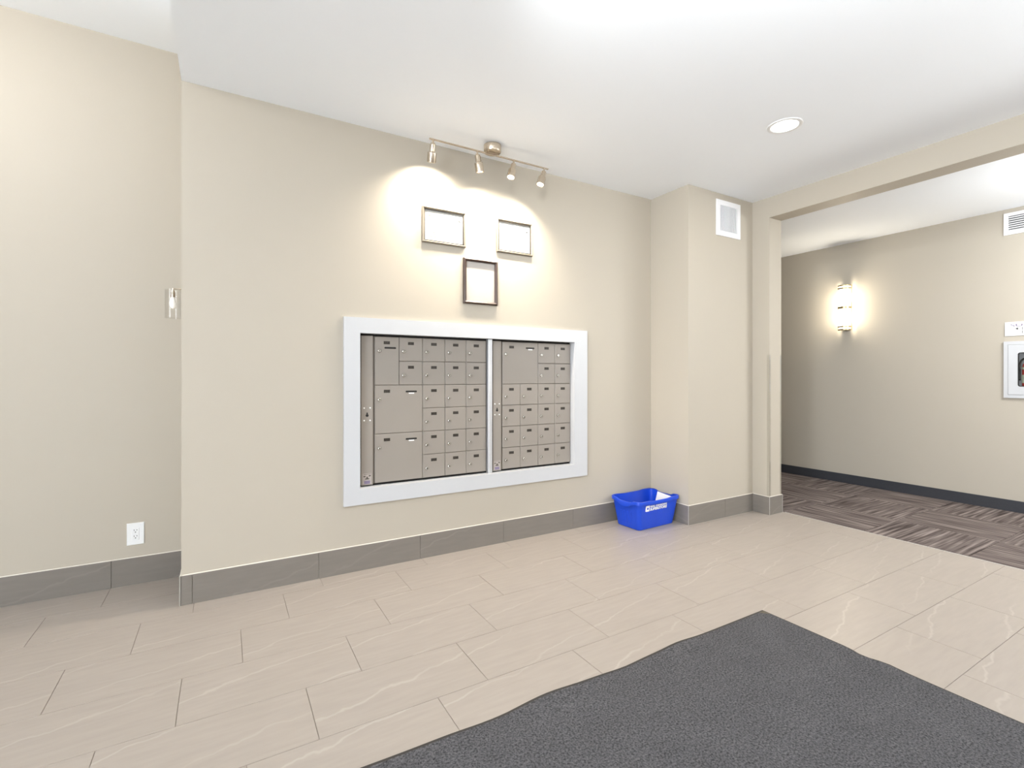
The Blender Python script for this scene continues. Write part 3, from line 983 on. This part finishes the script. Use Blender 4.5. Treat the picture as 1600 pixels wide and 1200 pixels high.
# door with a round-cornered window opening
WX0, WX1, WZ0, WZ1 = -CW / 2 + .090, CW / 2 - .090, .099, .388
wn = rrect(WX1 - WX0, WZ1 - WZ0, .016, 5, (WX0 + WX1) / 2, (WZ0 + WZ1) / 2)
DX, DZ0, DZ1 = CW / 2 - q - .0015, q + .0015, CH - q - .0015
bm = bmesh.new()
outer = [(DX, DZ1), (-DX, DZ1), (-DX, DZ0), (DX, DZ0)]
for y in (-.106, -.102):
    ov = [bm.verts.new((x, y, z)) for x, z in outer]
    iv = [bm.verts.new((x, y, z)) for x, z in wn]
    n6 = 6
    for k in range(4):
        j = (k + 1) % 4
        for i in range(5):
            bm.faces.new((ov[k], iv[k * n6 + i], iv[k * n6 + i + 1]))
        bm.faces.new((ov[k], iv[k * n6 + 5], iv[(k * n6 + 6) % 24], ov[j]))
    if y == -.106: o1, i1 = ov, iv
    else:
        for A, B in ((o1, ov), (i1, iv)):
            for k in range(len(A)):
                j = (k + 1) % len(A)
                bm.faces.new((A[k], A[j], B[j], B[k]))
dr = obj('cabinet_door', bm, WHITE, fc)
gk = bmesh.new()
c_ = ((WX0 + WX1) / 2, (WZ0 + WZ1) / 2)
r1 = rrect(WX1 - WX0 + .002, WZ1 - WZ0 + .002, .017, 5, *c_); r2 = rrect(WX1 - WX0 - .010, WZ1 - WZ0 - .010, .012, 5, *c_)
L4 = [[gk.verts.new((x, y, z)) for x, z in r] for r, y in ((r1, -.1065), (r2, -.1065), (r2, -.1015), (r1, -.1015))]
for a, b in zip(L4, L4[1:] + L4[:1]):
    for k in range(24):
        gk.faces.new((a[k], a[(k + 1) % 24], b[(k + 1) % 24], b[k]))
obj('window_gasket', gk, BLACK, dr)
obj('window_pane', box(WX0 + .001, WX1 - .001, -.1045, -.103, WZ0 + .001, WZ1 - .001), GLASS, dr)
obj('cabinet_handle', box(CW / 2 - .07, CW / 2 - .05, -.114, -.106, .22, .28, .002), STEEL, dr)
# the extinguisher standing inside it
fe = thing('fire_extinguisher', 'red fire extinguisher with steel head inside the white wall cabinet', 'fire extinguisher', (XH + .034, 1.36, 1.0078), None, (0, 0, -PI / 2))
obj('cylinder', lathe([(0, .001), (.040, .001), (.045, .008), (.045, .235), (.038, .262), (.018, .278), (.016, .290), (0, .290)], seg=32, caps=False), RED, fe, smooth=True)
obj('label_band', lathe([(.0453, .10), (.0457, .10), (.0457, .17), (.0453, .17)], seg=32, caps=False), GREENL, fe, smooth=True)
obj('label_wrap', lathe([(.0453, .215), (.0457, .215), (.0457, .235), (.0453, .235)], seg=32, caps=False), GREENL, fe, smooth=True)
obj('valve_head', lathe([(0, .288), (.017, .290), (.020, .300), (.020, .322), (.012, .330), (0, .330)], seg=20, caps=False), STEEL, fe, smooth=True)
obj('lever', box(-.016, .075, -.009, .009, .335, .345, .002), STEEL, fe)
obj('carry_handle', box(-.012, .068, -.009, .009, .312, .320, .002), STEEL, fe)
hose = bmesh.new()
prev = None
pts = []
for i in range(17):
    a = i / 16
    pts.append(Vector((-.018 - .040 * math.sin(PI * min(1, a * 1.6) * .5), -.006 * a, .312 - .19 * a * a)))
rings = []
for i, p in enumerate(pts):
    tdir = (pts[min(i + 1, 16)] - pts[max(i - 1, 0)]).normalized()
    Mr = Matrix.Translation(p) @ frame_mat(tdir)
    rings.append([hose.verts.new(Mr @ Vector((.007 * math.cos(k * PI / 4), .007 * math.sin(k * PI / 4), 0))) for k in range(8)])
for a, b in zip(rings[:-1], rings[1:]):
    for k in range(8):
        hose.faces.new((a[k], a[(k + 1) % 8], b[(k + 1) % 8], b[k]))
hose.faces.new(rings[0]); hose.faces.new(rings[-1])
obj('hose', hose, BLACK, fe, smooth=True)

# ------------------------------------------------------------------ blue recycling bin
BINC = (2.877, 2.815, 0.0)
BROT = math.radians(2.5)
bn = thing('recycling_bin', 'blue plastic recycling bin with white lettering in the corner by the column', 'bin', BINC, None, (0, 0, BROT))
BHGT = 0.224


def ring_pts(W, D, r, z, dip=0.0):
    out = []
    p = rrect(W, D, r, 6)
    res = []
    for i, a in enumerate(p):
        b = p[(i + 1) % len(p)]
        n_ = 10 if (Vector(b) - Vector(a)).length > .1 else 1
        for k in range(n_):
            res.append((a[0] + (b[0] - a[0]) * k / n_, a[1] + (b[1] - a[1]) * k / n_))
    for x, y in res:
        dz = 0
        if dip and abs(x) > W / 2 - 0.012:
            u = abs(y) / (D / 2)
            dz = -dip * (1 if u < .35 else max(0, 1 - (u - .35) / .32))
            dz = -dip * (0.5 - 0.5 * math.cos(PI * (-dz / dip))) if dip else 0
        if dip and abs(y) > D / 2 - .012:
            u = abs(x) / (W / 2)
            dz += -0.006 * (1 if u < .45 else max(0, 1 - (u - .45) / .08))
        out.append((x, y, z + dz))
    return out


def loft(rings, close_first=True, close_last=True):
    bm = bmesh.new()
    vs = [[bm.verts.new(p) for p in r] for r in rings]
    n_ = len(vs[0])
    for a, b in zip(vs[:-1], vs[1:]):
        for i in range(n_):
            bm.faces.new((a[i], a[(i + 1) % n_], b[(i + 1) % n_], b[i]))
    if close_first: bm.faces.new(vs[0])
    if close_last: bm.faces.new(vs[-1])
    return bm


W0, D0, W1, D1 = 0.394, 0.234, 0.454, 0.292
DIP = 0.016
t_ = 0.003
obj('tub', loft([ring_pts(W0 - .012, D0 - .012, .024, 0.0), ring_pts(W0, D0, .028, .006), ring_pts(W1 - .004, D1 - .004, .034, BHGT - .030),
                 ring_pts(W1, D1, .036, BHGT - .002, DIP), ring_pts(W1 - 2 * t_, D1 - 2 * t_, .034, BHGT - .002, DIP),
                 ring_pts(W1 - 2 * t_ - .004, D1 - 2 * t_ - .004, .032, BHGT - .030), ring_pts(W0 - 2 * t_, D0 - 2 * t_, .026, .008)]), BLUE, bn, smooth=True)
obj('rim', loft([ring_pts(W1 - 2 * t_, D1 - 2 * t_, .034, BHGT, DIP), ring_pts(W1 + .018, D1 + .018, .044, BHGT + .001, DIP), ring_pts(W1 + .022, D1 + .022, .046, BHGT - .003, DIP),
                 ring_pts(W1 + .020, D1 + .020, .045, BHGT - .024, DIP * .9), ring_pts(W1 + .016, D1 + .016, .043, BHGT - .024, DIP * .9), ring_pts(W1 + .014, D1 + .014, .043, BHGT - .006, DIP),
                 ring_pts(W1 - .001, D1 - .001, .036, BHGT - .004, DIP)], False, False), BLUE, bn, smooth=True)
# hand grips under the short rims and ribs on the short sides
for s in (-1, 1):
    gp = bmesh.new()
    n_ = 14
    rows = []
    for k in range(n_ + 1):
        u = -1 + 2 * k / n_
        yy = u * .075
        drop = .014 * (1 - u * u)
        x0 = s * (W1 / 2 + .0105)
        zt = BHGT - .022 - DIP * .9 * (1 if abs(u) < .6 else (1 - (abs(u) - .6) / .5))
        rows.append([gp.verts.new((x0, yy, zt)), gp.verts.new((x0, yy, zt - .004 - drop)), gp.verts.new((x0 - s * .004, yy, zt - .004 - drop)), gp.verts.new((x0 - s * .004, yy, zt))])
    for a, b in zip(rows[:-1], rows[1:]):
        for k in range(4):
            gp.faces.new((a[k], a[(k + 1) % 4], b[(k + 1) % 4], b[k]))
    gp.faces.new(rows[0]); gp.faces.new(rows[-1])
    obj('hand_grip', gp, BLUE, bn, smooth=True)
    for yy in (-.048, -.016, .016, .048):
        z0, z1 = .03, .135
        xat = lambda z: s * (W0 / 2 + (W1 - .004 - W0) / 2 * (z - .006) / (BHGT - .036))
        rb = bmesh.new()
        hw = .009
        f = [(yy - hw, z0), (yy + hw, z0), (yy + hw, z1), (yy - hw, z1)]
        a = [rb.verts.new((xat(z) - s * .001, y, z)) for y, z in f]
        b = [rb.verts.new((xat(z) + s * .0025, yy + (y - yy) * .7, z0 + .005 + (z - z0) * .9)) for y, z in f]
        rb.faces.new(a); rb.faces.new(b)
        for k in range(4):
            rb.faces.new((a[k], a[(k + 1) % 4], b[(k + 1) % 4], b[k]))
        obj('side_rib', rb, BLUE, bn)
# printed logo on the sloping front face
slope = math.atan2((D1 - D0) / 2, BHGT - .036)
ZL = 0.146
yat = -(D0 / 2 + (D1 - .004 - D0) / 2 * (ZL - .006) / (BHGT - .036))
LM = Matrix.Translation((0, yat - .0006, ZL)) @ Matrix.Rotation(PI / 2 + slope, 4, 'X')
LX = -0.152
icon = rrect(.044, .046, .010, 5, LX + .020, .020, (0, 1, 1, 0))
obj('logo_mark', prism(icon, LM, .0006), PRINT, bn)
dot = [(LX + .022 + .0085 * math.cos(k * PI / 8), .020 + .0085 * math.sin(k * PI / 8)) for k in range(16)]
obj('logo_dot', prism(dot, LM, .0010), BLUE, bn)
T1 = LM @ Matrix.Translation((LX + .049, .0255, 0.0003))
T2 = LM @ Matrix.Translation((LX + .049, .0005, 0.0003))
obj('logo_lettering', join(text_mesh('REAL CANADIAN', .0205, T1, .0003, .0009, .184), text_mesh('SUPERSTORE', .0285, T2, .0003, .0013, .190)), PRINT, bn)


# paper lying in it
def sheet(name, label, corners, m, thick=.0006, curl=.004):
    bm = bmesh.new()
    N = 6
    P0, P1, P2, P3 = [Vector(c) for c in corners]
    nrm = (P1 - P0).cross(P3 - P0).normalized()
    top, bot = {}, {}
    for i in range(N + 1):
        for j in range(N + 1):
            u, v = i / N, j / N
            p = (P0 * (1 - u) + P1 * u) * (1 - v) + (P3 * (1 - u) + P2 * u) * v
            p += nrm * curl * math.sin(PI * u) * (0.4 + .6 * v)
            top[i, j] = bm.verts.new(p); bot[i, j] = bm.verts.new(p - nrm * thick)
    for i in range(N):
        for j in range(N):
            bm.faces.new((top[i, j], top[i + 1, j], top[i + 1, j + 1], top[i, j + 1]))
            bm.faces.new((bot[i, j], bot[i, j + 1], bot[i + 1, j + 1], bot[i + 1, j]))
    for i in range(N):
        for d, w_ in ((0, 0), (N, 1)):
            bm.faces.new((top[i, d], top[i + 1, d], bot[i + 1, d], bot[i, d]))
            bm.faces.new((top[d, i], top[d, i + 1], bot[d, i + 1], bot[d, i]))
    return bm


MB_ = Matrix.Translation(BINC) @ Matrix.Rotation(BROT, 4, 'Z')
inb = lambda x, y, z: MB_ @ Vector((x, y, z))
lt = thing('paper_letter', 'white letter sheet propped against the right end inside the blue bin', 'paper', inb(.150, 0, .012))
o = obj('page', sheet('page', '', [inb(.160, .060, .060), inb(.160, -.070, .060), inb(.207, -.085, .203), inb(.207, .055, .216)], PAPER), PAPER)
o.parent = lt; o.matrix_parent_inverse = Matrix.Translation(-lt.location)
fly = obj('paper_flyer', sheet('flyer', '', [inb(-.180, -.085, .010), inb(.060, -.095, .011), inb(.070, .085, .011), inb(-.175, .090, .010)], PAPER, curl=.012), REDPAPER)
tag(fly, 'red printed flyer lying on the bottom of the blue bin', 'paper')

# ------------------------------------------------------------------ entrance mat
MX0, MX1, MY1, MY0 = -0.75, 2.305, 1.470, -0.75
mt = thing('floor_mat', 'charcoal entrance mat with black rubber edge lying on the beige tiles', 'mat', (0, 0, 0))


def mat_edge(u, side):
    """Small waves of the rubber edge."""
    if side == 'top':
        w_ = 0.0
        for c, s, a in ((1.70, .10, .007), (1.38, .09, -.008), (1.02, .12, .008), (0.78, .10, -.006), (.2, .2, .006)):
            w_ += a * math.exp(-((u - c) / s) ** 2)
        return w_ + (u - MX1) * -0.002
    w_ = 0.0
    for c, s, a in ((1.02, .04, -.015), (0.93, .04, .007), (.3, .2, .006)):
        w_ += a * math.exp(-((u - c) / s) ** 2)
    return w_


def mat_mesh(inset, z0, z1):
    bm = bmesh.new()
    NX, NY = 90, 66
    g = {}
    for i in range(NX + 1):
        for j in range(NY + 1):
            u, v = i / NX, j / NY
            x = (MX0 + inset) + (MX1 - MX0 - 2 * inset) * u
            y = (MY0 + inset) + (MY1 - MY0 - 2 * inset) * v
            xx = x + mat_edge(y, 'right') * max(0, 1 - (MX1 - x) / .25)
            yy = y + mat_edge(x, 'top') * max(0, 1 - (MY1 - y) / .25)
            lift = .0035 * max(0, mat_edge(x, 'top') / .008) * max(0, 1 - (MY1 - y) / .12)
            g[i, j] = bm.verts.new((xx, yy, z1 + lift))
    for i in range(NX):
        for j in range(NY):
            bm.faces.new((g[i, j], g[i + 1, j], g[i + 1, j + 1], g[i, j + 1]))
    ring = [(i, 0) for i in range(NX)] + [(NX, j) for j in range(NY)] + [(i, NY) for i in range(NX, 0, -1)] + [(0, j) for j in range(NY, 0, -1)]
    lo = {k: bm.verts.new((g[k].co.x, g[k].co.y, z0)) for k in ring}
    for a, b in zip(ring, ring[1:] + ring[:1]):
        bm.faces.new((g[a], g[b], lo[b], lo[a]))
    bm.faces.new([lo[k] for k in ring])
    return bm


obj('rubber_backing', mat_mesh(0.0, 0.0003, 0.0035), RUBBER, mt)
obj('pile', mat_mesh(0.014, 0.0030, 0.0075), PILE, mt)
obj('corner_patch', prism([(MX1 - .012, MY1 - .012), (MX1 - .05, MY1 - .012), (MX1 - .012, MY1 - .05)], Matrix.Translation((0, 0, .0070)), .0009),
    grain(mat('worn_corner', (0.10, 0.085, 0.06, 1), 0.8), 60, .2), mt)
